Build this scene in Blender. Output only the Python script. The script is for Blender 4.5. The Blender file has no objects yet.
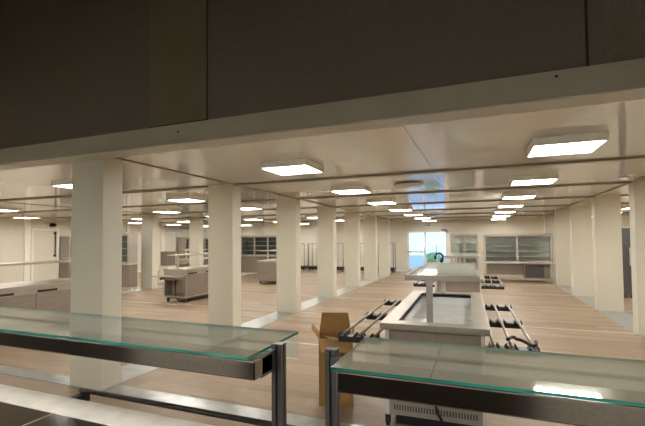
import bpy, bmesh, math, random
from mathutils import Vector, Matrix
random.seed(7)
sc = bpy.context.scene
col = sc.collection
CEIL = 2.64
WX0, WX1, WY0, WY1 = -17.2, 8.9, 3.47, 22.6      # dining hall
JOINTS = [3.6 + 2.7 * k for k in range(7)]         # module joints

# ------------------------------------------------------------------ materials
def new_mat(name):
    m = bpy.data.materials.new(name); m.use_nodes = True
    nt = m.node_tree
    b = nt.nodes['Principled BSDF']
    return m, nt, b
def L(nt, a, b): nt.links.new(a, b)
def noise(nt, scale, detail=4, vec=None, mapscale=None):
    tc = nt.nodes.new('ShaderNodeTexCoord')
    mp = nt.nodes.new('ShaderNodeMapping')
    L(nt, tc.outputs['Object'], mp.inputs['Vector'])
    if mapscale: mp.inputs['Scale'].default_value = mapscale
    n = nt.nodes.new('ShaderNodeTexNoise'); n.inputs['Scale'].default_value = scale; n.inputs['Detail'].default_value = detail
    L(nt, mp.outputs['Vector'], n.inputs['Vector'])
    return n
def ramp(nt, fac, c0, c1, p0=0.3, p1=0.7):
    r = nt.nodes.new('ShaderNodeValToRGB')
    r.color_ramp.elements[0].position = p0; r.color_ramp.elements[1].position = p1
    r.color_ramp.elements[0].color = (*c0, 1); r.color_ramp.elements[1].color = (*c1, 1)
    L(nt, fac, r.inputs['Fac']); return r
def bump(nt, b, h, strength, dist=0.01):
    bp = nt.nodes.new('ShaderNodeBump'); bp.inputs['Strength'].default_value = strength; bp.inputs['Distance'].default_value = dist
    L(nt, h, bp.inputs['Height']); L(nt, bp.outputs['Normal'], b.inputs['Normal'])
def mat(name, c, rough=0.5, metal=0.0, var=0.06, nscale=8, mapscale=None, bmp=0.0, spec=0.5):
    m, nt, b = new_mat(name)
    n = noise(nt, nscale, 4, mapscale=mapscale)
    r = ramp(nt, n.outputs['Fac'], tuple(x * (1 - var) for x in c), tuple(min(1, x * (1 + var)) for x in c))
    L(nt, r.outputs['Color'], b.inputs['Base Color'])
    b.inputs['Roughness'].default_value = rough; b.inputs['Metallic'].default_value = metal
    b.inputs['Specular IOR Level'].default_value = spec
    if bmp: bump(nt, b, n.outputs['Fac'], bmp)
    return m
M = {}
M['cream'] = mat('cream_paint', (0.65, 0.63, 0.53), 0.42, var=0.02, nscale=1.5)
M['wall'] = mat('wall_panel', (0.67, 0.635, 0.55), 0.5, var=0.02, nscale=1.2)
M['white'] = mat('white_paint', (0.82, 0.80, 0.74), 0.4, var=0.015)
M['trim'] = mat('ceiling_trim', (0.24, 0.22, 0.16), 0.5, var=0.04)
M['portal'] = mat('portal_paint', (0.42, 0.39, 0.305), 0.45, var=0.05, nscale=3)
M['portal_under'] = mat('portal_flange', (0.66, 0.62, 0.53), 0.45, var=0.03, nscale=3)
M['header'] = mat('textured_header', (0.155, 0.130, 0.095), 0.55, var=0.2, nscale=120, bmp=0.5)
M['cover'] = mat('cover_panel', (0.18, 0.16, 0.10), 0.4, var=0.06, nscale=3)
M['gap'] = mat('dark_gap', (0.02, 0.02, 0.02), 0.8)
M['steel'] = mat('brushed_steel', (0.63, 0.60, 0.56), 0.30, 1.0, var=0.07, nscale=14, mapscale=(1, 14, 14))
M['steel_dull'] = mat('dull_steel', (0.48, 0.455, 0.41), 0.42, 1.0, var=0.08, nscale=10)
M['worktop'] = mat('worktop_steel', (0.82, 0.78, 0.71), 0.4, 0.15, var=0.10, nscale=9, mapscale=(1.5, 1, 1))
M['basin'] = mat('basin_steel', (0.80, 0.81, 0.82), 0.30, 0.7, var=0.06, nscale=4)
M['alu_dark'] = mat('dark_aluminium', (0.10, 0.095, 0.09), 0.38, 0.7, var=0.1, nscale=20, mapscale=(1, 1, .05))
M['alu'] = mat('aluminium', (0.55, 0.53, 0.50), 0.35, 1.0, var=0.05, nscale=20, mapscale=(1, 1, .05))
M['dark_metal'] = mat('dark_metal', (0.10, 0.10, 0.105), 0.4, 0.6, var=0.1)
M['bar_steel'] = mat('light_bar_steel', (0.24, 0.215, 0.19), 0.15, 1.0, var=0.10, nscale=160)
M['black'] = mat('black_plastic', (0.012, 0.012, 0.013), 0.45, var=0.2)
M['ceran'] = mat('black_ceramic_glass', (0.012, 0.009, 0.007), 0.12, var=0.2, nscale=2)
M['laminate'] = mat('grey_brown_laminate', (0.23, 0.19, 0.155), 0.45, var=0.10, nscale=6, mapscale=(1, .4, 6))
M['unit_steel'] = mat('unit_steel', (0.44, 0.41, 0.35), 0.38, 0.8, var=0.08, nscale=8, mapscale=(4, 1, 1))
M['island_steel'] = mat('island_steel', (0.50, 0.465, 0.41), 0.36, 0.85, var=0.06, nscale=8, mapscale=(1, 4, 1))
M['panel_grey'] = mat('grey_panel', (0.42, 0.38, 0.33), 0.4, 0.6, var=0.06)
M['cardboard'] = mat('cardboard', (0.36, 0.205, 0.062), 0.85, var=0.10, nscale=30, mapscale=(1, 1, .1))
M['cardboard_in'] = mat('cardboard_inside', (0.40, 0.235, 0.08), 0.85, var=0.08, nscale=25)
M['paper'] = mat('torn_paper_edge', (0.75, 0.66, 0.50), 0.9, var=0.05)
M['strip'] = mat('metal_floor_strip', (0.42, 0.44, 0.445), 0.30, 0.75, var=0.16, nscale=4, mapscale=(2, 2, 1))
M['joint'] = mat('floor_joint_strip', (0.58, 0.55, 0.50), 0.35, 0.5, var=0.05)
M['green'] = mat('sign_green', (0.02, 0.32, 0.14), 0.4)
M['rail_steel'] = mat('rail_steel', (0.34, 0.32, 0.30), 0.35, 0.9, var=0.08)
M['rubber'] = mat('grey_rubber', (0.06, 0.06, 0.06), 0.7)
M['leaf'] = mat('leaf', (0.36, 0.58, 0.27), 0.5, var=0.25, nscale=3)
M['paving'] = mat('paving', (0.5, 0.5, 0.5), 0.8, var=0.06)
M['tile'] = mat('pale_kitchen_tile', (0.80, 0.79, 0.75), 0.3, var=0.02)
M['kfloor'] = mat('kitchen_floor', (0.16, 0.14, 0.12), 0.5, var=0.08)
M['reflect_dark'] = mat('dark_dado', (0.03, 0.025, 0.02), 0.4)
M['dim_inside'] = mat('grey_cabinet_lining', (0.46, 0.45, 0.41), 0.35, var=0.08)
M['dark_inside'] = mat('dark_cabinet_lining', (0.07, 0.08, 0.085), 0.4, var=0.08)
M['frost'] = mat('pale_shelf', (0.55, 0.60, 0.60), 0.25, var=0.05)

def ceiling_material():
    m, nt, b = new_mat('glossy_ceiling_panels')
    tc = nt.nodes.new('ShaderNodeTexCoord'); sp = nt.nodes.new('ShaderNodeSeparateXYZ')
    L(nt, tc.outputs['Object'], sp.inputs[0])
    a = nt.nodes.new('ShaderNodeMath'); a.operation = 'ADD'; a.inputs[1].default_value = 0.59 + 100
    L(nt, sp.outputs['X'], a.inputs[0])
    f = nt.nodes.new('ShaderNodeMath'); f.operation = 'MODULO'; f.inputs[1].default_value = 6.45
    L(nt, a.outputs[0], f.inputs[0])
    # offset so one joint lies at X = -0.59
    lt = nt.nodes.new('ShaderNodeMath'); lt.operation = 'LESS_THAN'; lt.inputs[1].default_value = 0.007
    sh = nt.nodes.new('ShaderNodeMath'); sh.operation = 'SUBTRACT'; sh.inputs[1].default_value = 100 % 6.45
    L(nt, f.outputs[0], sh.inputs[0])
    ab = nt.nodes.new('ShaderNodeMath'); ab.operation = 'ABSOLUTE'; L(nt, sh.outputs[0], ab.inputs[0])
    L(nt, ab.outputs[0], lt.inputs[0])
    mx = nt.nodes.new('ShaderNodeMix'); mx.data_type = 'RGBA'
    mx.inputs['A'].default_value = (0.80, 0.79, 0.69, 1); mx.inputs['B'].default_value = (0.26, 0.24, 0.19, 1)
    L(nt, lt.outputs[0], mx.inputs['Factor']); L(nt, mx.outputs['Result'], b.inputs['Base Color'])
    b.inputs['Roughness'].default_value = 0.19
    b.inputs['IOR'].default_value = 1.7
    b.inputs['Coat Weight'].default_value = 0.8; b.inputs['Coat Roughness'].default_value = 0.05; b.inputs['Coat IOR'].default_value = 1.6
    n = noise(nt, 1.0, 2, mapscale=(0.5, 5.0, 1))
    bp = nt.nodes.new('ShaderNodeBump'); bp.inputs['Strength'].default_value = 0.06; bp.inputs['Distance'].default_value = 0.02
    L(nt, n.outputs['Fac'], bp.inputs['Height']); L(nt, bp.outputs['Normal'], b.inputs['Normal']); L(nt, bp.outputs['Normal'], b.inputs['Coat Normal'])
    b.inputs['Anisotropic'].default_value = 1.0
    cx = nt.nodes.new('ShaderNodeCombineXYZ'); cx.inputs['Y'].default_value = 1
    L(nt, cx.outputs[0], b.inputs['Tangent'])
    return m
M['ceiling'] = ceiling_material()

def floor_material():
    m, nt, b = new_mat('wood_plank_vinyl')
    tc = nt.nodes.new('ShaderNodeTexCoord'); mp = nt.nodes.new('ShaderNodeMapping')
    L(nt, tc.outputs['Object'], mp.inputs['Vector'])
    br = nt.nodes.new('ShaderNodeTexBrick')
    br.inputs['Scale'].default_value = 1.0
    br.inputs['Brick Width'].default_value = 1.22; br.inputs['Row Height'].default_value = 0.18
    br.inputs['Mortar Size'].default_value = 0.0018; br.inputs['Mortar Smooth'].default_value = 0.1
    br.inputs['Color1'].default_value = (0.375, 0.280, 0.198, 1); br.inputs['Color2'].default_value = (0.25, 0.182, 0.125, 1)
    br.inputs['Mortar'].default_value = (0.26, 0.19, 0.14, 1); br.offset = 0.37
    L(nt, mp.outputs['Vector'], br.inputs['Vector'])
    n = noise(nt, 3.0, 8, mapscale=(1.0, 11.0, 1)); n.inputs['Roughness'].default_value = 0.65
    r = ramp(nt, n.outputs['Fac'], (0.70, 0.68, 0.66), (1.15, 1.15, 1.15), 0.3, 0.72)
    mx = nt.nodes.new('ShaderNodeMix'); mx.data_type = 'RGBA'; mx.blend_type = 'MULTIPLY'; mx.inputs['Factor'].default_value = 0.9
    L(nt, br.outputs['Color'], mx.inputs['A']); L(nt, r.outputs['Color'], mx.inputs['B'])
    L(nt, mx.outputs['Result'], b.inputs['Base Color'])
    b.inputs['Roughness'].default_value = 0.48; b.inputs['Specular IOR Level'].default_value = 0.35
    bump(nt, b, n.outputs['Fac'], 0.06, 0.01)
    return m
M['floor'] = floor_material()

def glass_material(name, tint, refl=1.0, rough=0.0, haze=0.0, ior=1.5):
    m = bpy.data.materials.new(name); m.use_nodes = True; nt = m.node_tree; nt.nodes.clear()
    out = nt.nodes.new('ShaderNodeOutputMaterial'); mix = nt.nodes.new('ShaderNodeMixShader')
    tr = nt.nodes.new('ShaderNodeBsdfTransparent'); tr.inputs['Color'].default_value = (*tint, 1)
    gl = nt.nodes.new('ShaderNodeBsdfGlossy'); gl.inputs['Roughness'].default_value = rough
    gl.inputs['Color'].default_value = (refl, refl, refl, 1)
    ge = nt.nodes.new('ShaderNodeNewGeometry'); mm = nt.nodes.new('ShaderNodeMix'); mm.data_type = 'FLOAT'
    mm.inputs['A'].default_value = ior; mm.inputs['B'].default_value = 1 / ior
    L(nt, ge.outputs['Backfacing'], mm.inputs['Factor'])
    fr = nt.nodes.new('ShaderNodeFresnel'); L(nt, mm.outputs['Result'], fr.inputs['IOR'])
    L(nt, fr.outputs[0], mix.inputs['Fac']); L(nt, tr.outputs[0], mix.inputs[1]); L(nt, gl.outputs[0], mix.inputs[2])
    last = mix.outputs[0]
    if haze:                                       # pale veil mixed into the pane's colour in place of bright reflections
        df = nt.nodes.new('ShaderNodeBsdfDiffuse'); df.inputs['Color'].default_value = (0.80, 0.87, 0.82, 1)
        m2 = nt.nodes.new('ShaderNodeMixShader'); m2.inputs['Fac'].default_value = haze
        tl_ = nt.nodes.new('ShaderNodeBsdfTranslucent'); tl_.inputs['Color'].default_value = (0.80, 0.87, 0.82, 1)
        m3 = nt.nodes.new('ShaderNodeMixShader'); m3.inputs['Fac'].default_value = .5; L(nt, df.outputs[0], m3.inputs[1]); L(nt, tl_.outputs[0], m3.inputs[2])
        L(nt, last, m2.inputs[1]); L(nt, m3.outputs[0], m2.inputs[2]); last = m2.outputs[0]
    L(nt, last, out.inputs['Surface'])
    return m
M['glass'] = glass_material('clear_glass', (0.95, 0.98, 0.965), 1.0, 0.03, 0.09, 2.8)
M['visor'] = glass_material('visor_glass', (0.95, 0.98, 0.965), 1.0, 0.03, 0.16, 1.6)
M['pane'] = glass_material('window_glass', (0.96, 0.98, 0.98))
M['cab_glass'] = glass_material('cabinet_glass', (0.96, 0.98, 0.975))
m, nt, b = new_mat('glass_edge'); b.inputs['Base Color'].default_value = (0.03, 0.27, 0.21, 1); b.inputs['Roughness'].default_value = 0.12
n_ = noise(nt, 3, 2, mapscale=(1.5, 1, 1)); r_ = ramp(nt, n_.outputs['Fac'], (0.006, 0.09, 0.068), (0.03, 0.25, 0.195)); L(nt, r_.outputs['Color'], b.inputs['Base Color'])
M['glass_edge'] = m
M['visor_edge_glint'] = mat('visor_edge_glint', (0.62, 0.72, 0.66), 0.2)  # pale edge colour, a highlight painted along the visor rim
def emit(name, c, s):
    m, nt, b = new_mat(name)
    b.inputs['Base Color'].default_value = (0.9, 0.9, 0.88, 1)
    b.inputs['Emission Color'].default_value = (*c, 1); b.inputs['Emission Strength'].default_value = s
    return m
M['lamp'] = emit('led_diffuser', (1.0, 0.955, 0.87), 9.5)

M['kitchen_lamp'] = emit('kitchen_led_diffuser', (1.0, 0.965, 0.90), 15.5)
# ------------------------------------------------------------------ mesh builder
class MB:
    def __init__(s): s.bm = bmesh.new(); s.mi = 0
    def _idx(s, before):
        for f in s.bm.faces:
            if f.index == -1 or f not in before: pass
    def box(s, x0, x1, y0, y1, z0, z1, bev=0.0, mi=0, mat4=None):
        nf = len(s.bm.faces)
        r = bmesh.ops.create_cube(s.bm, size=1.0)
        vs = r['verts']
        for v in vs:
            v.co = Vector(((x0 + x1) / 2 + v.co.x * (x1 - x0), (y0 + y1) / 2 + v.co.y * (y1 - y0), (z0 + z1) / 2 + v.co.z * (z1 - z0)))
        faces = list({f for v in vs for f in v.link_faces})
        for f in faces: f.material_index = mi
        if mat4 is not None: bmesh.ops.transform(s.bm, matrix=mat4, verts=vs)
        if bev:
            es = list({e for v in vs for e in v.link_edges})
            bmesh.ops.bevel(s.bm, geom=es, offset=bev, segments=2, affect='EDGES', profile=0.7, material=-1)
        return s
    def tube(s, pts, r, n=10, mi=0):
        pts = [Vector(p) for p in pts]; rings = []
        for i, p in enumerate(pts):
            t = (pts[min(i + 1, len(pts) - 1)] - pts[max(i - 1, 0)]).normalized()
            up = Vector((0, 0, 1)) if abs(t.z) < 0.95 else Vector((1, 0, 0))
            a = t.cross(up).normalized(); c = t.cross(a).normalized()
            rings.append([s.bm.verts.new(p + a * math.cos(2 * math.pi * k / n) * r + c * math.sin(2 * math.pi * k / n) * r) for k in range(n)])
        for i in range(len(rings) - 1):
            for k in range(n):
                f = s.bm.faces.new((rings[i][k], rings[i][(k + 1) % n], rings[i + 1][(k + 1) % n], rings[i + 1][k])); f.smooth = True; f.material_index = mi
        for rr in (rings[0], list(reversed(rings[-1]))):
            f = s.bm.faces.new(rr); f.material_index = mi
        return s
    def prism(s, poly, z0, z1, axis='z', mi=0):
        def P(a, b, c):
            return (a, b, c) if axis == 'z' else ((a, c, b) if axis == 'y' else (c, a, b))
        lo = [s.bm.verts.new(P(a, b, z0)) for a, b in poly]; hi = [s.bm.verts.new(P(a, b, z1)) for a, b in poly]
        n = len(poly); fs = []
        for k in range(n): fs.append(s.bm.faces.new((lo[k], lo[(k + 1) % n], hi[(k + 1) % n], hi[k])))
        fs.append(s.bm.faces.new(list(reversed(lo)))); fs.append(s.bm.faces.new(hi))
        for f in fs: f.material_index = mi
        return s
    def quad(s, a, b, c, d, mi=0):
        f = s.bm.faces.new([s.bm.verts.new(p) for p in (a, b, c, d)]); f.material_index = mi; return s
    def build(s, name, mats, parent=None, loc=None):
        bmesh.ops.recalc_face_normals(s.bm, faces=s.bm.faces[:])
        me = bpy.data.meshes.new(name); s.bm.to_mesh(me); s.bm.free()
        if not isinstance(mats, (list, tuple)): mats = [mats]
        for m in mats: me.materials.append(M[m] if isinstance(m, str) else m)
        o = bpy.data.objects.new(name, me); col.objects.link(o)
        if loc: o.location = loc
        if parent is not None: o.parent = parent
        return o
def tag(o, label, cat, group=None, kind=None):
    o['label'] = label; o['category'] = cat
    if group: o['group'] = group
    if kind: o['kind'] = kind
    return o
def thing(name, label, cat, loc=(0, 0, 0), rz=0, group=None):
    o = bpy.data.objects.new(name, None); col.objects.link(o); o.empty_display_size = 0.1
    o.location = loc; o.rotation_euler = (0, 0, rz)
    return tag(o, label, cat, group)
def struct(o): o['kind'] = 'structure'; return o
def copy_tree(o, parent=None):
    c = o.copy(); col.objects.link(c)
    if parent is not None: c.parent = parent
    for ch in list(o.children): copy_tree(ch, c)
    return c
def place(o, loc, rz=0, label=None, group=None):
    o.location = loc; o.rotation_euler = (0, 0, rz)
    if label: o['label'] = label
    if group: o['group'] = group
    return o
ORD = ['first', 'second', 'third', 'fourth', 'fifth', 'sixth', 'seventh', 'eighth']

# ------------------------------------------------------------------ room shell
KX0, KX1, KY0, KZ = -6.4, 4.6, -1.3, 4.9          # serving kitchen the camera stands in
struct(MB().box(WX0 - .2, WX1 + .2, KY0 - .2, WY1 + .25, -0.12, 0).build('floor', 'floor'))
struct(MB().box(WX0 - .2, WX1 + .2, WY0, WY1 + .25, CEIL, CEIL + .12).build('ceiling', 'ceiling'))
struct(MB().box(KX0 - .2, KX1 + .2, .3, 3.27, KZ, KZ + .12).build('ceiling_gap', 'header'))
struct(MB().box(KX0 - .2, KX1 + .2, KY0 - .2, .4, CEIL, CEIL + .12).build('ceiling_kitchen', 'wall'))
struct(MB().box(KX0 - .2, KX1 + .2, .2, .4, CEIL + .12, KZ).build('wall_kitchen_upper', 'header'))
struct(MB().box(WX0 - .2, WX0, WY0 - .2, WY1 + .2, 0, CEIL).build('wall_left', 'wall'))
struct(MB().box(WX1, WX1 + .2, WY0 - .2, WY1 + .2, 0, CEIL).build('wall_right', 'wall'))
# back wall with the glazed opening
wx0, wx1, wz1 = -3.50, -1.40, 2.12
w = MB(); w.box(WX0, wx0, WY1, WY1 + .2, 0, CEIL); w.box(wx1, WX1, WY1, WY1 + .2, 0, CEIL); w.box(wx0, wx1, WY1, WY1 + .2, wz1, CEIL); w.box(wx0, wx1, WY1, WY1 + .2, 0, .08)
struct(w.build('wall_back', 'wall'))
# header between kitchen and dining hall, and the front wall beside the opening
struct(MB().box(KX0 - .2, KX1 + .2, 3.27, 3.47, 2.78, KZ).build('wall_front', 'header'))
w = MB(); w.box(WX0 - .2, KX0, 3.27, 3.47, 0, CEIL + .1); w.box(KX1, WX1 + .2, 3.27, 3.47, 0, CEIL + .1)
struct(w.build('wall_front_sides', 'wall'))
w = MB(); w.box(KX0, KX1, 3.25, 3.46, 2.6, 2.785, mi=0); w.box(KX0, KX1, 3.262, 3.50, 2.592, 2.6, mi=1)
bo = struct(w.build('trim_1', ['portal', 'portal_under']))
w = MB()
for x, z in ((0.50, 2.745), (-2.66, 2.71), (2.2, 2.74)):
    w.tube([(x, 3.251, z), (x, 3.244, z)], 0.009, 12)
struct(w.build('trim_bolts', 'gap', bo))
struct(MB().box(-3.02, -2.335, 3.255, 3.275, 2.785, KZ, bev=.004).build('trim_2', 'cover'))
struct(MB().box(-3.026, -2.329, 3.264, 3.272, 2.79, KZ).build('trim_seam', 'gap'))
struct(MB().box(-3.02, -2.335, 3.252, 3.27, 2.786, 2.796).build('trim_seam', 'gap'))
struct(MB().box(0.675, 0.69, 3.262, 3.272, 2.785, KZ).build('trim_3', 'gap'))
struct(MB().box(KX0 - .2, KX0, KY0, 3.27, 0, KZ).build('wall_kitchen_left', 'wall'))
struct(MB().box(KX1, KX1 + .2, KY0, 3.27, 0, KZ).build('wall_kitchen_right', 'wall'))
kb = struct(MB().box(KX0 - .2, KX1 + .2, KY0 - .2, KY0, 0, KZ).build('wall_kitchen_back', 'tile'))
struct(MB().box(KX0, -3.5, KY0, KY0 + .02, 0, 1.0).build('trim_dark_dado', 'reflect_dark', kb))  # unseen dark panels, added so the light bars reflect something dark
struct(MB().box(-2.1, .37, KY0, KY0 + .02, 0, 1.0).build('trim_dark_dado', 'reflect_dark', kb))
struct(MB().box(KX0, KX1, KY0, 1.9, 0, .004).build('floor_kitchen', 'kfloor'))
# ceiling trims over the module joints (across) and over the column rows (along)
tn = 4
for y in JOINTS[1:]:
    w = MB(); w.box(WX0, WX1, y - .07, y + .07, CEIL - .022, CEIL + .001, bev=.004)
    struct(w.build('trim_%d' % tn, 'trim')); tn += 1
for x in (-10.60, -3.91, 2.47):
    w = MB(); w.box(x - .022, x + .022, WY0, WY1, CEIL - .014, CEIL + .001, bev=.003)
    struct(w.build('trim_%d' % tn, 'trim')); tn += 1
# floor strips: threshold, along the column rows, thin joints across
struct(MB().box(WX0, WX1, 3.48, 3.70, 0, .006).build('trim_%d' % tn, 'strip')); tn += 1
for x0 in (-11.09, -4.40, 2.47):
    for k in range(6):
        struct(MB().box(x0, x0 + .5, JOINTS[k] + .165, JOINTS[k + 1] - .105, 0, .004).build('trim_%d' % tn, 'strip')); tn += 1
for y in JOINTS[1:]:
    w = MB()
    for a, bx in ((WX0, -11.09), (-10.59, -4.4), (-3.9, 2.47), (2.97, WX1)): w.box(a, bx, y - .02, y + .02, 0, .003)
    struct(w.build('trim_%d' % tn, 'joint')); tn += 1
# baseboards
struct(MB().box(WX0, wx0, WY1 - .012, WY1, 0, .08).build('baseboard_back', 'white'))
struct(MB().box(WX0, WX0 + .012, WY0, WY1, 0, .08).build('baseboard_left', 'white'))
# wall panel pilasters on the left wall
for y in [JOINTS[k] - .1 for k in range(1, 7)]:
    w = MB(); w.box(WX0, WX0 + .06, y - .12, y + .12, 0, CEIL, bev=.006)
    struct(w.build('trim_%d' % tn, 'white')); tn += 1

# window / glazed door in the back wall
fr = MB(); t = .09; y0, y1 = WY1 - .02, WY1 + .1
fr.box(wx0, wx0 + t, y0, y1, .08, wz1); fr.box(wx1 - .20, wx1, y0, y1, .08, wz1); fr.box(wx0, wx1, y0, y1, wz1 - t, wz1); fr.box(wx0, wx1, y0, y1, .08, .18)
fr.box(-2.66, -2.55, y0, y1, .08, wz1); fr.box(wx0, -2.6, y0, y1, .98, 1.09); fr.box(-2.03, -1.99, y0 + .02, y1 - .02, .08, wz1)
fo = struct(fr.build('window_1', 'white'))
for a, bx in ((wx0 + t, -2.66), (-2.55, -2.03), (-1.99, wx1 - .20)):
    struct(MB().box(a, bx, WY1 + .03, WY1 + .036, .1, wz1 - .05).build('window_pane', 'pane', fo))
struct(MB().box(-2.07, -2.045, y0 - .03, y0 + .02, .95, 1.35, bev=.005).build('window_handle', 'dark_metal', fo))
# outside ground
struct(MB().box(-14, 10, WY1 + .25, WY1 + 25, -.14, -.02).build('ground_outside', 'paving'))

# doors
def door(n, X, ya, yb, z, handle=None):
    f = MB(); f.box(X, X + .05, ya - .09, ya, 0, z + .08, bev=.005); f.box(X, X + .05, yb, yb + .09, 0, z + .08, bev=.005); f.box(X, X + .05, ya, yb, z, z + .08, bev=.005)
    fo = struct(f.build('door_%d' % n, 'white'))
    struct(MB().box(X, X + .03, ya + .004, yb - .004, .01, z - .004).build('door_leaf', 'wall', fo))
    if handle is not None:
        h = MB(); h.tube([(X + .09, handle, 1.02), (X + .09, handle, 2.12)], .02)
        for zz in (1.08, 2.06): h.box(X + .03, X + .115, handle - .035, handle + .035, zz - .04, zz + .04, bev=.008)
        struct(h.build('door_handle', 'black', fo))
door(1, WX0, 11.86, 12.92, 2.17, 12.80)
door(2, WX0, 19.6, 20.7, 2.16, None)

# ------------------------------------------------------------------ columns
def column(x0, y, label, group):
    m = MB(); m.box(x0, x0 + .5, y - .11, y + .17, 0, CEIL, bev=.006)
    o = m.build('column', 'cream'); tag(o, label, 'column', group, 'thing')
    c = MB(); c.box(x0 + .497, x0 + .503, y + .015, y + .03, 0, CEIL); c.box(x0 + .243, x0 + .247, y - .1115, y - .10, 0.01, CEIL)
    return o
lab0 = 'broad cream column standing on the metal threshold directly behind the left glass-topped counter'
lastk = 6
for k in range(7):
    column(-4.4, JOINTS[k], lab0 if k == 0 else 'square cream column, %s from the header in the long row left of the aisle' % ORD[k], 'cream columns left of the aisle')
for k in range(1, 7):
    column(-11.09, JOINTS[k], 'square cream column, %s from the front in the far left column row' % ORD[k], 'cream columns far left')
for k in range(2, 7):
    column(2.47, JOINTS[k], 'square cream column, %s from the front in the row right of the aisle' % ORD[k], 'cream columns right of the aisle')

# ------------------------------------------------------------------ ceiling lights
def make_light():
    r = thing('ceiling_light', 'square light', 'ceiling light')
    f = MB(); h = .31; t = .016
    f.box(-h, h, -h, -h + t, -.08, 0); f.box(-h, h, h - t, h, -.08, 0); f.box(-h, -h + t, -h + t, h - t, -.08, 0); f.box(h - t, h, -h + t, h - t, -.08, 0)
    f.build('frame', 'white', r)
    MB().box(-h + t, h - t, -h + t, h - t, -.076, -.04).build('diffuser', 'lamp', r)
    return r
light0 = make_light(); first = True
rows = [(-2.21, 'above the left of the aisle'), (0.81, 'above the right of the aisle'),
        (-6.02, 'next left of the long column row'), (-8.9, 'next right of the far-left columns'),
        (-12.45, 'next left of the far-left columns'), (-15.4, 'along the left wall'), (4.4, 'next right of the right columns'), (7.3, 'along the right wall')]
for x, nm in rows:
    for k in range(7):
        o = light0 if first else copy_tree(light0); first = False
        place(o, (x, JOINTS[k] + 1.36, CEIL), 0, 'square ceiling light, %s from the front, row %s' % (ORD[k], nm), 'square ceiling lights')

kl0 = None
for x, nm in ((-4.9, 'left end'), (-1.7, 'middle'), (1.6, 'right end')):
    kl = copy_tree(light0)
    for ch in kl.children:
        if ch.name.startswith('diffuser'):
            ch.data = ch.data.copy(); ch.data.materials[0] = M['kitchen_lamp']
    place(kl, (x, -.25, CEIL), 0, 'square ceiling light over the %s of the serving kitchen' % nm, 'square kitchen lights')
# round air vent
r = thing('air_vent', 'round white flat ceiling air vent between the two nearest aisle light rows', 'air vent', (-1.12, 7.48, CEIL))
MB().tube([(0, 0, 0), (0, 0, -.02)], .12, 24).build('neck', 'trim', r)
d = MB(); d.tube([(0, 0, -.02), (0, 0, -.034)], .25, 40); d.build('disc', 'portal_under', r)

# ------------------------------------------------------------------ front serving counters
GZ = 1.30
def post_profile(cx, cy, w):
    h = w / 2; s = w * .11; dpt = w * .28
    return [(cx - h, cy - h), (cx - s, cy - h), (cx - s, cy - h + dpt), (cx + s, cy - h + dpt), (cx + s, cy - h), (cx + h, cy - h),
            (cx + h, cy - s), (cx + h - dpt, cy - s), (cx + h - dpt, cy + s), (cx + h, cy + s), (cx + h, cy + h),
            (cx + s, cy + h), (cx + s, cy + h - dpt), (cx - s, cy + h - dpt), (cx - s, cy + h), (cx - h, cy + h),
            (cx - h, cy + s), (cx - h + dpt, cy + s), (cx - h + dpt, cy - s), (cx - h, cy - s)]
def glass_slab(x0, x1, y0, y1, z0, z1, clip=None):
    m = MB(); m.box(x0, x1, y0, y1, z0, z1)
    m.bm.normal_update()
    for f in m.bm.faces:
        if abs(f.normal.z) < .5: f.material_index = 1
    return m
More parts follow.
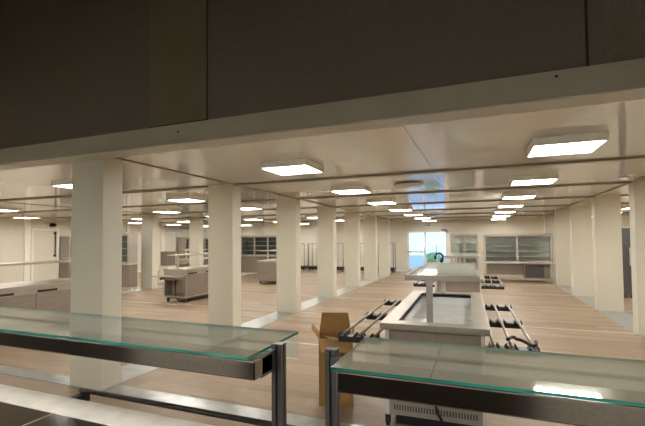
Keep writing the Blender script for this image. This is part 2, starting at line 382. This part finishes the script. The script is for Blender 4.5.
def counter(g0, g1, posts, px, seam_x, wx0, wx1, label, bar):
    """g0,g1 glass ends; posts = post X positions"""
    r = thing('serving_counter', label, 'serving counter', ((g0 + g1) / 2, 1.15, 0))
    ox, oy = (g0 + g1) / 2, 1.15
    def P(m, name, mats, par=None):
        o = m.build(name, mats, par or r)
        if par is None: o.location = (-ox, -oy, 0)
        return o
    b_ = MB(); b_.box(wx0 + .02, wx1 - .02, .84, 1.50, .10, .825); b_.box(wx0 + .05, wx1 - .05, .88, 1.46, 0, .10)
    P(b_, 'body', 'steel_dull')
    # worktop frame around the black plates
    t_ = MB(); t_.box(wx0, wx1, 1.365, 1.525, .825, .87, bev=.004); t_.box(wx0, wx1, .80, .87, .825, .87, bev=.004)
    t_.box(wx0, wx0 + .08, .87, 1.365, .825, .87); t_.box(wx1 - .08, wx1, .87, 1.365, .825, .87); t_.box(wx0 + .08, wx1 - .08, .87, 1.365, .825, .85)
    P(t_, 'worktop', 'worktop')
    xs = [wx0 + .08] + seam_x + [wx1 - .08]
    for a, c in zip(xs, xs[1:]):
        p_ = MB(); p_.box(a + .004, c - .004, .875, 1.36, .85, .868, bev=.002); P(p_, 'ceramic_plate', 'ceran')
    for s in seam_x:
        s_ = MB(); s_.box(s - .004, s + .004, .872, 1.364, .85, .869); P(s_, 'plate_seam', 'alu')
    for xx in posts:
        q = MB(); q.prism(post_profile(xx, 1.285, .037), .87, GZ + .004); P(q, 'post', 'alu_dark')
        q = MB(); q.box(xx - .019, xx + .019, 1.266, 1.304, GZ + .004, GZ + .007, bev=.002); P(q, 'post_cap', 'alu_dark')
        side = 1 if xx < ox else -1
        k_ = MB(); pl = .045 if side > 0 else -.010
        k_.box(xx - .005 + pl, xx + .005 + pl, 1.175, 1.268, 1.222, 1.289, bev=.003); k_.box(min(xx + side * .006, xx + side * .04), max(xx + side * .006, xx + side * .04), 1.2505, 1.268, 1.226, 1.286)
        P(k_, 'bracket', 'dark_metal')
    lb = MB(); lb.box(g0 + bar[0], g1 + bar[1], 1.128, 1.25, 1.228, 1.286, bev=.004)
    lo = P(lb, 'light_bar', 'bar_steel')
    P(glass_slab(g0, g1, 1.116, 1.505, GZ - .008, GZ), 'glass_shelf', ['glass', 'glass_edge'])
    v = MB(); v.box(g0, g1, 1.497, 1.505, GZ - .105, GZ - .0085)
    v.bm.normal_update()
    for f in v.bm.faces:
        if f.normal.z < -.5 or abs(f.normal.x) > .5: f.material_index = 1
    P(v, 'glass_visor', ['visor', 'visor_edge_glint'])
    # folded tray slide on the guest side
    for zz in (.855, .70, .55):
        q = MB(); q.tube([(px[0], 1.655, zz), (px[1], 1.655, zz)], .013, 12); P(q, 'rail', 'alu_dark')
    for xx in (px[0] + .03, px[1] - .03):
        q = MB(); q.box(xx - .022, xx + .022, 1.525, 1.672, .80, .842, bev=.004); q.box(xx - .022, xx + .022, 1.625, 1.64, .52, .84)
        P(q, 'rail_bracket', 'black')
    return r
counter(-2.80, -.652, [-2.825, -.629], (-2.0, -.70), [-1.815, -1.235], -2.86, -.60,
        'steel serving counter with glass shelf and black cooking plates, left of the cardboard box', (.01, .018))
counter(-.387, 1.75, [-.440, 1.78], (-.30, 1.6), [.15, .72], -.46, 1.80,
        'steel serving counter with glass shelf, right of the cardboard box, before the sunken-well island', (.012, -.01))

# ------------------------------------------------------------------ cardboard box
cb = thing('cardboard_box', 'tall open brown cardboard carton standing on the floor between the two glass-topped counters', 'box', (-1.398, 4.19, 0), math.radians(19))
w_, d_, h_ = .17, .15, .665
m = MB(); t = .006
m.box(-w_, w_, -d_, -d_ + t, 0, h_); m.box(-w_, w_, d_ - t, d_, 0, h_); m.box(-w_, -w_ + t, -d_ + t, d_ - t, 0, h_); m.box(w_ - t, w_, -d_ + t, d_ - t, 0, h_); m.box(-w_, w_, -d_, d_, 0, t)
m.build('carton', 'cardboard', cb)
def flap(p0, p1, out, ln, dz, taper=.02):
    p0, p1, out = Vector(p0), Vector(p1), Vector(out); e = (p1 - p0).normalized()
    q1 = p1 - e * taper + out * ln + Vector((0, 0, dz)); q0 = p0 + e * taper + out * ln + Vector((0, 0, dz))
    n = (p1 - p0).cross(q0 - p0).normalized() * .005
    m = MB(); vs = [m.bm.verts.new(x) for x in (p0, p1, q1, q0, p0 + n, p1 + n, q1 + n, q0 + n)]
    for idx in ((0, 1, 2, 3), (4, 5, 6, 7), (0, 1, 5, 4), (1, 2, 6, 5), (2, 3, 7, 6), (3, 0, 4, 7)): m.bm.faces.new([vs[i] for i in idx])
    return m
flap((-w_, d_, h_), (w_, d_, h_), (0, 1, 0), .01, .21, .03).build('flap', 'cardboard_in', cb)
flap((-w_, -d_, h_), (-w_, d_, h_), (-1, 0, 0), .075, .10, .03).build('flap', 'cardboard', cb)
flap((w_, -d_, h_), (w_, d_, h_), (1, 0, 0), .02, .09, .06).build('flap', 'cardboard', cb)
flap((-w_, -d_, h_), (w_, -d_, h_), (0, -1, 0), .10, -.11, .03).build('flap', 'cardboard_in', cb)
m = MB()
pts = [(-.12, .035), (-.05, .0), (-.02, .025), (.03, -.004), (.09, .03), (.12, -.01), (.05, -.03), (-.02, -.012), (-.07, .012)]
vs0 = [m.bm.verts.new((a, -d_ - .004, h_ + b)) for a, b in pts]; vs1 = [m.bm.verts.new((a, -d_ - .010, h_ + b)) for a, b in pts]
m.bm.faces.new(vs0); m.bm.faces.new(list(reversed(vs1)))
for k in range(len(pts)): m.bm.faces.new((vs0[k], vs0[(k + 1) % len(pts)], vs1[(k + 1) % len(pts)], vs1[k]))
m.build('torn_edge', 'paper', cb)['label'] = 'pale torn paper edge at the mouth of the carton'
m = MB(); m.box(.05, .14, -d_ - .002, -d_, .06, .13); m.build('printed_mark', 'cardboard_in', cb)

# ------------------------------------------------------------------ serving islands with cold wells
def make_island(label):
    r = thing('serving_island', label, 'serving island', (-.42, 3.77, 0))
    W0, W1, Ln, H = -.418, .487, 2.55, .915
    i0, i1, j0, j1 = -.275, .352, .16, 2.30
    m = MB(); m.box(W0, W1, 0, j0, H - .055, H, bev=.004); m.box(W0, W1, j1, Ln, H - .055, H, bev=.004); m.box(W0, i0, j0, j1, H - .055, H, bev=.003); m.box(i1, W1, j0, j1, H - .055, H, bev=.003)
    m.build('worktop', 'island_steel', r)
    m = MB(); dp = .15; t = .004
    m.box(i0, i1, j0, j1, H - dp, H - dp + t); m.box(i0 - t, i0, j0 - t, j1 + t, H - dp, H - .004); m.box(i1, i1 + t, j0 - t, j1 + t, H - dp, H - .004); m.box(i0, i1, j0 - t, j0, H - dp, H - .004); m.box(i0, i1, j1, j1 + t, H - dp, H - .004)
    m.box(i0, i1, j0 + 1.02, j0 + 1.03, H - dp + t, H - dp + .012)
    m.build('well', 'basin', r)
    zt = H - dp - .006
    m = MB(); m.box(W0 + .05, W1 - .05, .06, Ln - .06, .26, zt); m.box(W0 + .05, i0 - .01, .06, Ln - .06, zt, H - .055); m.box(i1 + .01, W1 - .05, .06, Ln - .06, zt, H - .055)
    m.box(i0 - .01, i1 + .01, .06, j0 - .01, zt, H - .055); m.box(i0 - .01, i1 + .01, j1 + .01, Ln - .06, zt, H - .055)
    m.box(W0 + .05, W0 + .07, .06, Ln - .06, .09, .26); m.box(W1 - .07, W1 - .05, .06, Ln - .06, .09, .26); m.box(W0 + .05, W1 - .05, Ln - .08, Ln - .06, .09, .26)
    m.build('body', 'panel_grey', r)
    mid = (W0 + W1) / 2
    for yo in (.052, Ln - .06):
        m = MB(); m.box(W0 + .085, mid - .004, yo, yo + .008, .30, H - .065); m.box(mid + .004, W1 - .085, yo, yo + .008, .30, H - .065)
        m.build('end_panel', 'end_panel', r)
    for xx in (W0 + .04, W1 - .07):
        for yy in (.04, Ln - .07):
            m = MB(); m.box(xx, xx + .03, yy, yy + .03, .10, H - .055, bev=.003); m.build('corner_post', 'white', r)
    g = MB(); g.box(W0 + .07, W1 - .07, .046, .06, .105, .30); go = g.build('vent_panel', 'panel_grey', r)
    s = MB(); n = 30; sx0, sx1 = W0 + .115, W1 - .115
    for k in range(n):
        x = sx0 + (sx1 - sx0) * k / (n - 1)
        s.box(x - .006, x + .006, .0445, .0462, .150, .195)
    s.box(sx0, sx1, .0455, .0462, .149, .151)
    s.build('grille', 'dark_inside', go)
    m = MB(); m.box(W0 + .12, W1 - .12, .09, Ln - .12, .014, .255); m.build('void_shade', 'black', r)  # black block painting the shade in the void below the island
    c = MB(); c.tube([(mid, .035, .32), (mid + .01, .03, .24), (mid + .03, .03, .17), (mid + .06, .035, .11)], .011, 8); c.build('power_cable', 'black', r)
    for xx in (W0 + .055, W1 - .055):
        for yy in (.055, Ln - .055):
            m = MB(); m.tube([(xx - .015, yy, .04), (xx + .015, yy, .04)], .04, 16); m.box(xx - .022, xx + .022, yy - .02, yy + .02, .035, .101); m.build('caster', 'black', r)
    for yy in (.135, 2.335):
        m = MB(); m.box(-.025, .03, yy, yy + .04, H, 1.285, bev=.003); m.build('shelf_post', 'steel_dull', r)
    m = MB(); m.box(-.21, .42, .13, .155, 1.285, 1.335, bev=.002); m.box(-.21, .42, 2.355, 2.38, 1.285, 1.335, bev=.002); m.box(-.21, -.185, .155, 2.355, 1.285, 1.335, bev=.002); m.box(.395, .42, .155, 2.355, 1.285, 1.335, bev=.002)
    sh = m.build('overshelf', 'island_steel', r)
    m = MB(); m.box(-.185, .395, .155, 2.355, 1.325, 1.334); m.build('shelf_glass', 'shelf', sh)
    RZ = .80
    for side in (-1, 1):
        xs = [W1 + .015, W1 + .145, W1 + .305] if side > 0 else [W0 - .025, W0 - .165, W0 - .315]
        for x in xs:
            m = MB(); m.tube([(x, -.10, RZ + .008), (x, 2.15, RZ + .008)], .0125, 10); m.build('rail', 'rail_steel', r)
        for yy in (-.08, 1.03, 2.13):
            m = MB(); a, bx = sorted((xs[0] - side * .06, xs[2] + side * .03))
            hh = .055 if yy < 0 else .05
            m.box(a, bx, yy - hh, yy + hh, RZ - .050, RZ - .008, bev=.004)
            for x in xs: m.box(x - .022, x + .022, yy - hh, yy + hh, RZ - .015, RZ + .002, bev=.004)
            ms = sorted(xs)
            for p, q in zip(ms, ms[1:]):
                m.prism([(p + .018, RZ - .008), (p + .030, RZ + .026), (p + .05, RZ), (q - .05, RZ), (q - .030, RZ + .026), (q - .018, RZ - .008)], yy - hh, yy + hh, axis='y')
            for x, sg in ((ms[0], -1), (ms[-1], 1)):
                m.prism([(x + sg * .018, RZ - .008), (x + sg * .026, RZ + .026), (x + sg * .034, RZ - .008)], yy - hh, yy + hh, axis='y')
            m.build('rail_bracket', 'black', r)
    return r
M['shelf'] = glass_material('shelf_glass', (0.95, 0.98, 0.97), 1.0, 0.05, 0.35, 2.8)
M['end_panel'] = mat('pinkish_steel_panel', (0.36, 0.31, 0.27), 0.4, 0.4, var=0.05)
isl = make_island('long steel island with an open sunken well behind the right glass-topped counter')
isl.rotation_euler.z = math.radians(1.4)
isl2 = copy_tree(isl)
place(isl2, (-.43, 8.5, 0), 0, 'far steel island with overshelf standing beyond the nearer open-well island')
isl['group'] = isl2['group'] = 'serving islands down the aisle'
# cable lying over the right tray slide
pts = []
for k in range(41):
    a = k / 40
    pts.append((.19 + .185 * a + .025 * math.sin(a * 9), 3.76 + .09 * math.sin(a * 5.6) + .02 * math.sin(a * 21), .850 + .010 * math.sin(a * 14)))
tag(MB().tube(pts, .013, 8).build('cable', 'black'), 'black cable lying looped over the near end of the right tray rails', 'cable')
# small black device at the end of the far overshelf
r = thing('clamp_lamp', 'small black curved lamp clamped to the left end of the far island overshelf', 'lamp', (-.655, 8.75, 1.29))
MB().box(-.035, -.002, -.03, .03, -.012, .05, bev=.003).build('clamp', 'black', r)
MB().tube([(-.015 - .075 + .075 * math.cos(a), 0, .02 + .075 * math.sin(a)) for a in [math.pi * k / 10 for k in range(0, 13)]], .020, 10).build('stem', 'black', r)
MB().tube([(-.03, 0, .0), (-.035, 0, -.04), (-.045, 0, -.09)], .032, 16).build('lamp_head', 'black', r)

# ------------------------------------------------------------------ mobile units left of the column row
def make_unit(plain=False):
    r = thing('mobile_counter', 'mobile counter', 'serving counter')
    W, Ln, H = .80, 2.45, .90
    # local: x from 0 (aisle face) to -W, y 0..Ln
    m = MB(); m.box(-W, 0, 0, Ln, H - .05, H, bev=.004); m.build('worktop', 'unit_steel', r)
    m = MB(); m.box(-W + .02, -.012, .30, Ln - .02, .13, H - .05)
    m.box(-W + .02, -W + .05, .02, .30, .13, H - .05); m.box(-.045, -.012, .02, .30, .13, H - .05); m.box(-W + .05, -.045, .02, .30, .60, H - .05); m.box(-W + .05, -.045, .02, .30, .13, .16)
    m.build('body', 'panel_grey', r)
    for a, c in ((.05, .82), (.84, 1.62), (1.64, 2.40)):
        m = MB(); m.box(-.012, 0.0, a, c, .18, H - .15, bev=.003); p = m.build('side_panel', 'laminate', r)
        m = MB(); m.box(0.0, .006, a + .02, a + .40, H - .135, H - .095, bev=.003)
        m.build('handle', 'black', p)
    m = MB(); m.box(-W + .06, -.06, .08, Ln - .08, .09, .131); m.build('under_shade', 'black', r)  # black slab, paints the dark gap of shade beneath the counter
    for x in (-W + .10, -.08):
        for y in (.10, Ln - .1):
            m = MB(); m.tube([(x - .015, y, .05), (x + .015, y, .05)], .05, 16); m.box(x - .02, x + .02, y - .022, y + .022, .05, .131); m.build('caster', 'rubber', r)
    if plain:
        m = MB(); m.box(-W + .02, -.012, .0, .02, .13, H - .06, bev=.003); m.build('end_panel', 'laminate', r)
    else:
      m = MB(); m.box(-W - .18, -.06, -.30, .02, .70, .725, bev=.004); m.box(-W + .05, -W + .07, -.2, .02, .62, .70); m.box(-.12, -.10, -.2, .02, .62, .70); m.build('fold_down_shelf', 'unit_steel', r)
    if not plain:
      m = MB(); m.tube([(-.52, .2, .60), (-.50, .16, .40), (-.44, .10, .2), (-.36, .02, .12), (-.22, -.02, .012 + .03), (-.1, .05, .02)], .014, 8); m.build('power_cable', 'black', r)
    if not plain:
      m = MB(); m.box(-.16, -.08, .26, .30, .36, .55, bev=.005); m.build('socket_box', 'black', r)
    for y in (.12, Ln - .15):
        m = MB(); m.box(-W / 2 - .02, -W / 2 + .02, y, y + .04, H, 1.262); m.build('shelf_post', 'steel', r)
    m = MB(); m.box(-W + .12, -.20, .02, Ln - .02, 1.255, 1.290, bev=.004)
    m.build('overshelf', 'unit_steel', r)
    return r
u = make_unit(); place(u, (-7.27, 9.25, 0), 0, 'grey-brown mobile counter on casters with trailing cable, seen between the two nearest columns', 'mobile counters left of the aisle')
place(copy_tree(u), (-7.27, 4.25, 0), 0, 'grey-brown mobile counter nearest the left edge, left of the broad column')
place(make_unit(True), (-7.12, 14.3, 0), 0, 'grey-brown mobile counter seen end-on between the second and third columns of the long row')
place(copy_tree(u), (-11.3, 14.75, 0), 0, 'grey-brown mobile counter standing just behind the one with the trailing cable')

# ------------------------------------------------------------------ glass display cases
def make_display(w, d, zb, zt, doors, name, label, cat, base='cabinet', shelves=3, loc=(0, 0, 0), rz=0, lining='dark_inside', group=None):
    r = thing(name, label, cat, loc, rz, group); t = .03; light = lining == 'white'
    m = MB(); m.box(0, w, d - .02, d, zb, zt); m.box(0, w, 0, d, zt, zt + .06, bev=.004); m.box(0, w, 0, d, zb - .02, zb)
    if not light:
        m.box(0, t, 0, d - .02, zb, zt); m.box(w - t, w, 0, d - .02, zb, zt)
    else:
        for x in (0, w - t): m.box(x, x + t, 0, t, zb, zt); m.box(x, x + t, d - .05, d - .02, zb, zt)
        g = MB()
        for x in (.01, w - .016): g.box(x, x + .006, t, d - .05, zb, zt)
        g.build('side_glass', 'cab_glass', r)
    m.build('case', 'steel_dull', r)
    m = MB(); m.box(t, w - t, d - .03, d - .021, zb, zt); m.build('lining', lining, r)
    for k in range(shelves):
        z = zb + (zt - zb) * (k + 1) / (shelves + 1)
        m = MB(); m.box(t, w - t, .05, d - .03, z - .008, z + .008)
        m.build('shelf', 'frost', r)
    dw = (w - 2 * t) / doors
    for k in range(doors):
        a = t + k * dw + .004; c = a + dw - .008; f = .035
        m = MB(); m.box(a, c, 0, .03, zb + .004, zb + f); m.box(a, c, 0, .03, zt - f, zt - .004); m.box(a, a + f, 0, .03, zb + f, zt - f); m.box(c - f, c, 0, .03, zb + f, zt - f)
        fo = m.build('door', 'white' if light and w > 1.5 else 'steel_dull', r)
        m = MB(); m.box(a + f, c - f, .012, .018, zb + f, zt - f); m.build('glass', 'cab_glass', fo)
    if base == 'cabinet':
        m = MB(); m.box(0, w, 0.02, d, .14, zb - .06); m.build('base_cabinet', 'laminate', r)
        m = MB(); m.box(-.02, w + .02, -.06, d, zb - .06, zb - .02, bev=.004); m.build('counter_top', 'steel', r)
        for x in (.04, w - .08):
            for y in (.05, d - .09):
                m = MB(); m.box(x, x + .04, y, y + .04, 0, .14); m.build('leg', 'steel', r)
        m = MB(); m.box(w * .62, w * .62 + .14, -.01, .02, .35, .62, bev=.005); m.build('control_box', 'black', r)
    elif base == 'table':
        m = MB(); m.box(-.02, w + .03, -.12, d, zb - .06, zb - .02, bev=.004); m.build('counter_top', 'steel', r)
        for x in (.02, w - .05):
            for y in (-.08, d - .06):
                m = MB(); m.box(x, x + .045, y, y + .045, 0, zb - .06); m.build('leg', 'steel', r)
        m = MB(); m.box(.10, w - .06, d - .03, d - .01, .22, zb - .06); m.build('back_panel', 'panel_grey', r)
        m = MB(); m.box(.07, w - .06, .0, d - .04, .10, .14); m.build('lower_shelf', 'steel', r)
        m = MB(); m.box(w * .60, w - .10, .05, d - .06, .14, zb - .065); o = m.build('undercounter_unit', 'laminate', r)
        m = MB(); m.box(w * .60 + .02, w - .30, .035, .05, .18, zb - .12); m.build('door', 'dark_metal', o)
    else:
        m = MB(); m.box(0, w, 0, d, .08, zb - .02); m.box(.05, w - .05, .05, d - .05, 0, .08); m.build('base_cabinet', 'steel_dull', r)
    return r
make_display(2.40, .72, .76, 1.80, 2, 'display_case', 'wide glass display case on a steel table with legs at the back right', 'display case', 'table', 4, (.14, 18.32, 0), lining='white')
make_display(1.04, .70, .62, 1.82, 2, 'display_fridge', 'upright two-door glass fridge beside the bright back window', 'fridge', 'solid', 3, (-1.10, 18.40, 0), lining='white')
make_display(2.22, .70, .98, 1.86, 3, 'display_case', 'dark glass display case against the back, behind the end-on mobile counter', 'display case', 'cabinet', 3, (-10.72, 17.75, 0))
make_display(1.30, .40, .95, 1.90, 2, 'display_case', 'glass display case on grey base just right of the broad nearest column', 'display case', 'cabinet', 3, (-12.08, 10.70, 0))
make_display(.95, .60, .98, 1.86, 2, 'display_case', 'glass display case on the left wall beside the door with the long black handle', 'display case', 'cabinet', 3, (WX0 + .64, 13.05, 0), math.pi / 2)
make_display(1.00, .60, .98, 1.86, 2, 'display_case', 'dark glass display case in the far left corner beside the second wall door', 'display case', 'cabinet', 3, (WX0 + .64, 20.95, 0), math.pi / 2)
make_display(1.30, .60, .98, 1.82, 2, 'display_case', 'dark glass display case by the back wall, just left of the second near column', 'display case', 'cabinet', 3, (-15.75, 20.9, 0))

# dispenser cabinet near the far-left column
r = thing('dispenser_cabinet', 'slim brown-topped white cabinet with side arm beside the far left columns', 'cabinet', (-11.15, 12.9, 0))
MB().box(-.30, .12, 0, .5, .08, .72, bev=.005).build('lower_cabinet', 'white', r)
MB().box(-.25, .10, .03, .47, .72, 1.27, bev=.006).build('upper_cabinet', 'laminate', r)
MB().box(.10, .46, .15, .3, 1.12, 1.16, bev=.005).build('arm', 'black', r)
for x in (-.26, .04):
    for y in (.04, .42): MB().box(x, x + .04, y, y + .04, 0, .08).build('leg', 'steel', r)

# wire trolleys along the back wall
def make_trolley():
    r = thing('wire_trolley', 'wire trolley', 'trolley'); w, d = .80, .6
    MB().box(0, w, 0, d, .10, .27, bev=.01).build('base', 'black', r)
    for x in (.08, w - .08):
        for y in (.08, d - .08):
            m = MB(); m.tube([(x - .015, y, .05), (x + .015, y, .05)], .05, 14); m.box(x - .02, x + .02, y - .02, y + .02, .06, .10); m.build('caster', 'rubber', r)
    for x in (.03, w - .03):
        for y in (.03, d - .03): MB().tube([(x, y, .27), (x, y, 1.5)], .018, 8).build('upright', 'alu_dark', r)
    for z in (.62, .95, 1.28):
        m = MB()
        for k in range(6): m.tube([(.03, .03 + (d - .06) * k / 5, z), (w - .03, .03 + (d - .06) * k / 5, z)], .006, 6)
        for x in (.03, w - .03): m.tube([(x, .03, z), (x, d - .03, z)], .008, 6)
        m.build('wire_shelf', 'alu', r)
    m = MB(); m.tube([(.25, .03, .27), (.25, .03, 1.45)], .008, 6); m.tube([(.5, .03, .27), (.5, .03, 1.45)], .008, 6); m.tube([(.03, .03, 1.5), (w - .03, .03, 1.5)], .012, 8); m.build('front_wires', 'alu_dark', r)
    return r
tr = make_trolley()
tl = ['wire trolley with black base, farthest left of the row along the back wall', 'wire trolley with black base, second from the left along the back wall', 'wire trolley with black base, third from the left along the back wall',
      'wire trolley with black base, fourth from the left along the back wall', 'wire trolley with black base, nearest the bright back window']
for k, x in enumerate((-9.55, -8.55, -7.35, -6.15, -4.75)):
    place(tr if k == 0 else copy_tree(tr), (x, 21.1, 0), 0, tl[k], 'wire trolleys along the back wall')

# dark fridge past the right columns
r = thing('refrigerator', 'tall dark upright refrigerator half hidden behind the right column row', 'refrigerator', (3.15, 14.2, 0))
MB().box(0, .75, 0.03, .75, .08, 1.95, bev=.01).build('cabinet', 'dark_metal', r)
d_o = MB().box(.01, .74, 0, .03, .12, 1.93, bev=.006).build('door', 'dark_metal', r)
MB().box(.64, .67, -.03, 0.0, .9, 1.4, bev=.004).build('handle', 'steel', d_o)
for x in (.05, .66):
    for y in (.08, .66): MB().box(x, x + .04, y, y + .04, 0, .08).build('foot', 'black', r)

# emergency signs, motion sensor
def exit_sign(loc, rz, label):
    r = thing('exit_sign', label, 'sign', loc, rz, 'green emergency exit signs')
    MB().box(-.16, .16, -.03, .0, -.09, .09, bev=.006).build('housing', 'white', r)
    MB().box(-.14, .14, -.034, -.03, -.07, .07).build('sign_face', 'green', r)
    m = MB(); m.box(-.10, -.04, -.037, -.034, -.05, .05); m.prism([(.0, -.015), (.06, -.015), (.06, -.04), (.11, 0), (.06, .04), (.06, .015), (0, .015)], -.037, -.034, axis='y'); m.build('arrow', 'white', r)
exit_sign((-2.45, WY1, 2.43), 0, 'small green emergency sign above the bright back window')
exit_sign((WX0, 12.75, 2.41), -math.pi / 2, 'small green emergency sign above the door with the long black handle')
r = thing('motion_sensor', 'small black sensor above the right end of the back window', 'sensor', (-1.62, WY1, 2.146))
MB().box(-.16, .12, -.05, 0, -.025, .035, bev=.01).build('housing', 'black', r)
MB().tube([(-.1, -.05, 0), (-.1, -.07, -.012)], .02, 12).build('lens', 'rubber', r)

# shrubs outside the window
def bush(x, y, rr, h, label):
    r = thing('bush', label, 'bush', (x, y, -.02))
    st = MB()
    for k in range(5):
        a = k * 1.3; st.tube([(0.04 * math.cos(a), .04 * math.sin(a), 0), (rr * .4 * math.cos(a), rr * .4 * math.sin(a), h * .6)], .02, 6)
    st.build('stem', 'laminate', r)
    m = MB(); rnd = random.Random(int(x * 10))
    for k in range(900):
        a, bta, q = rnd.random() * 6.28, math.acos(2 * rnd.random() - 1), (rnd.random()) ** .4
        p = Vector((rr * q * math.sin(bta) * math.cos(a), rr * q * math.sin(bta) * math.sin(a), h * .55 + h * .45 * q * math.cos(bta)))
        u = Vector((rnd.gauss(0, 1), rnd.gauss(0, 1), rnd.gauss(0, 1))).normalized(); v = u.orthogonal().normalized(); s = .05 + .04 * rnd.random()
        m.quad(p - u * s, p - v * s * .5, p + u * s, p + v * s * .5)
    m.build('foliage', 'leaf', r)['kind'] = 'stuff'
bush(-2.55, 26.0, .50, .95, 'green leafy bush outside, seen through the middle of the back window')

# ------------------------------------------------------------------ world, camera, view
wd = bpy.data.worlds.new('sky'); sc.world = wd; wd.use_nodes = True; nt = wd.node_tree
bg = nt.nodes['Background']
tc = nt.nodes.new('ShaderNodeTexCoord'); sp = nt.nodes.new('ShaderNodeSeparateXYZ'); L(nt, tc.outputs['Generated'], sp.inputs[0])
rp = ramp(nt, sp.outputs['Z'], (0.42, 0.66, 1.0), (0.30, 0.56, 1.0), 0.0, 0.5)
L(nt, rp.outputs['Color'], bg.inputs['Color']); bg.inputs['Strength'].default_value = 0.66

F, CX, CY, Hc = 421.0, 302.0, 226.0, 1.65
cam = bpy.data.cameras.new('camera'); co = bpy.data.objects.new('camera', cam); col.objects.link(co)
cam.sensor_width = 36; cam.sensor_fit = 'HORIZONTAL'; cam.lens = F / 645 * 36
cam.shift_x = (322.5 - CX) / 645; cam.shift_y = (CY - 213.0) / 645
VX = Vector((0.92149317, -0.02025667, -0.38786597)); VY = Vector((0.38832779, 0.02953479, 0.92104789)); VZ = Vector((-0.00720182, -0.99935848, 0.03508233))
# rows: world axes in camera coords (x right, y down, z forward)
right = Vector((VX.x, VY.x, VZ.x)); down = Vector((VX.y, VY.y, VZ.y)); fwd = Vector((VX.z, VY.z, VZ.z))
R = Matrix((right, -down, -fwd)).transposed()
co.matrix_world = Matrix.Translation((0, 0, Hc)) @ R.to_4x4()
cam.clip_start = .05; cam.clip_end = 200
sc.camera = co
vs = sc.view_settings
vs.view_transform = 'Standard'; vs.look = 'None'; vs.gamma = 1; vs.use_curve_mapping = False; vs.exposure = 1.9
sc.cycles.max_bounces = 14; sc.cycles.diffuse_bounces = 6; sc.cycles.glossy_bounces = 6; sc.cycles.transparent_max_bounces = 24
sc.cycles.caustics_reflective = False; sc.cycles.caustics_refractive = False
sc.cycles.use_denoising = True
sc.cycles.sample_clamp_indirect = 8
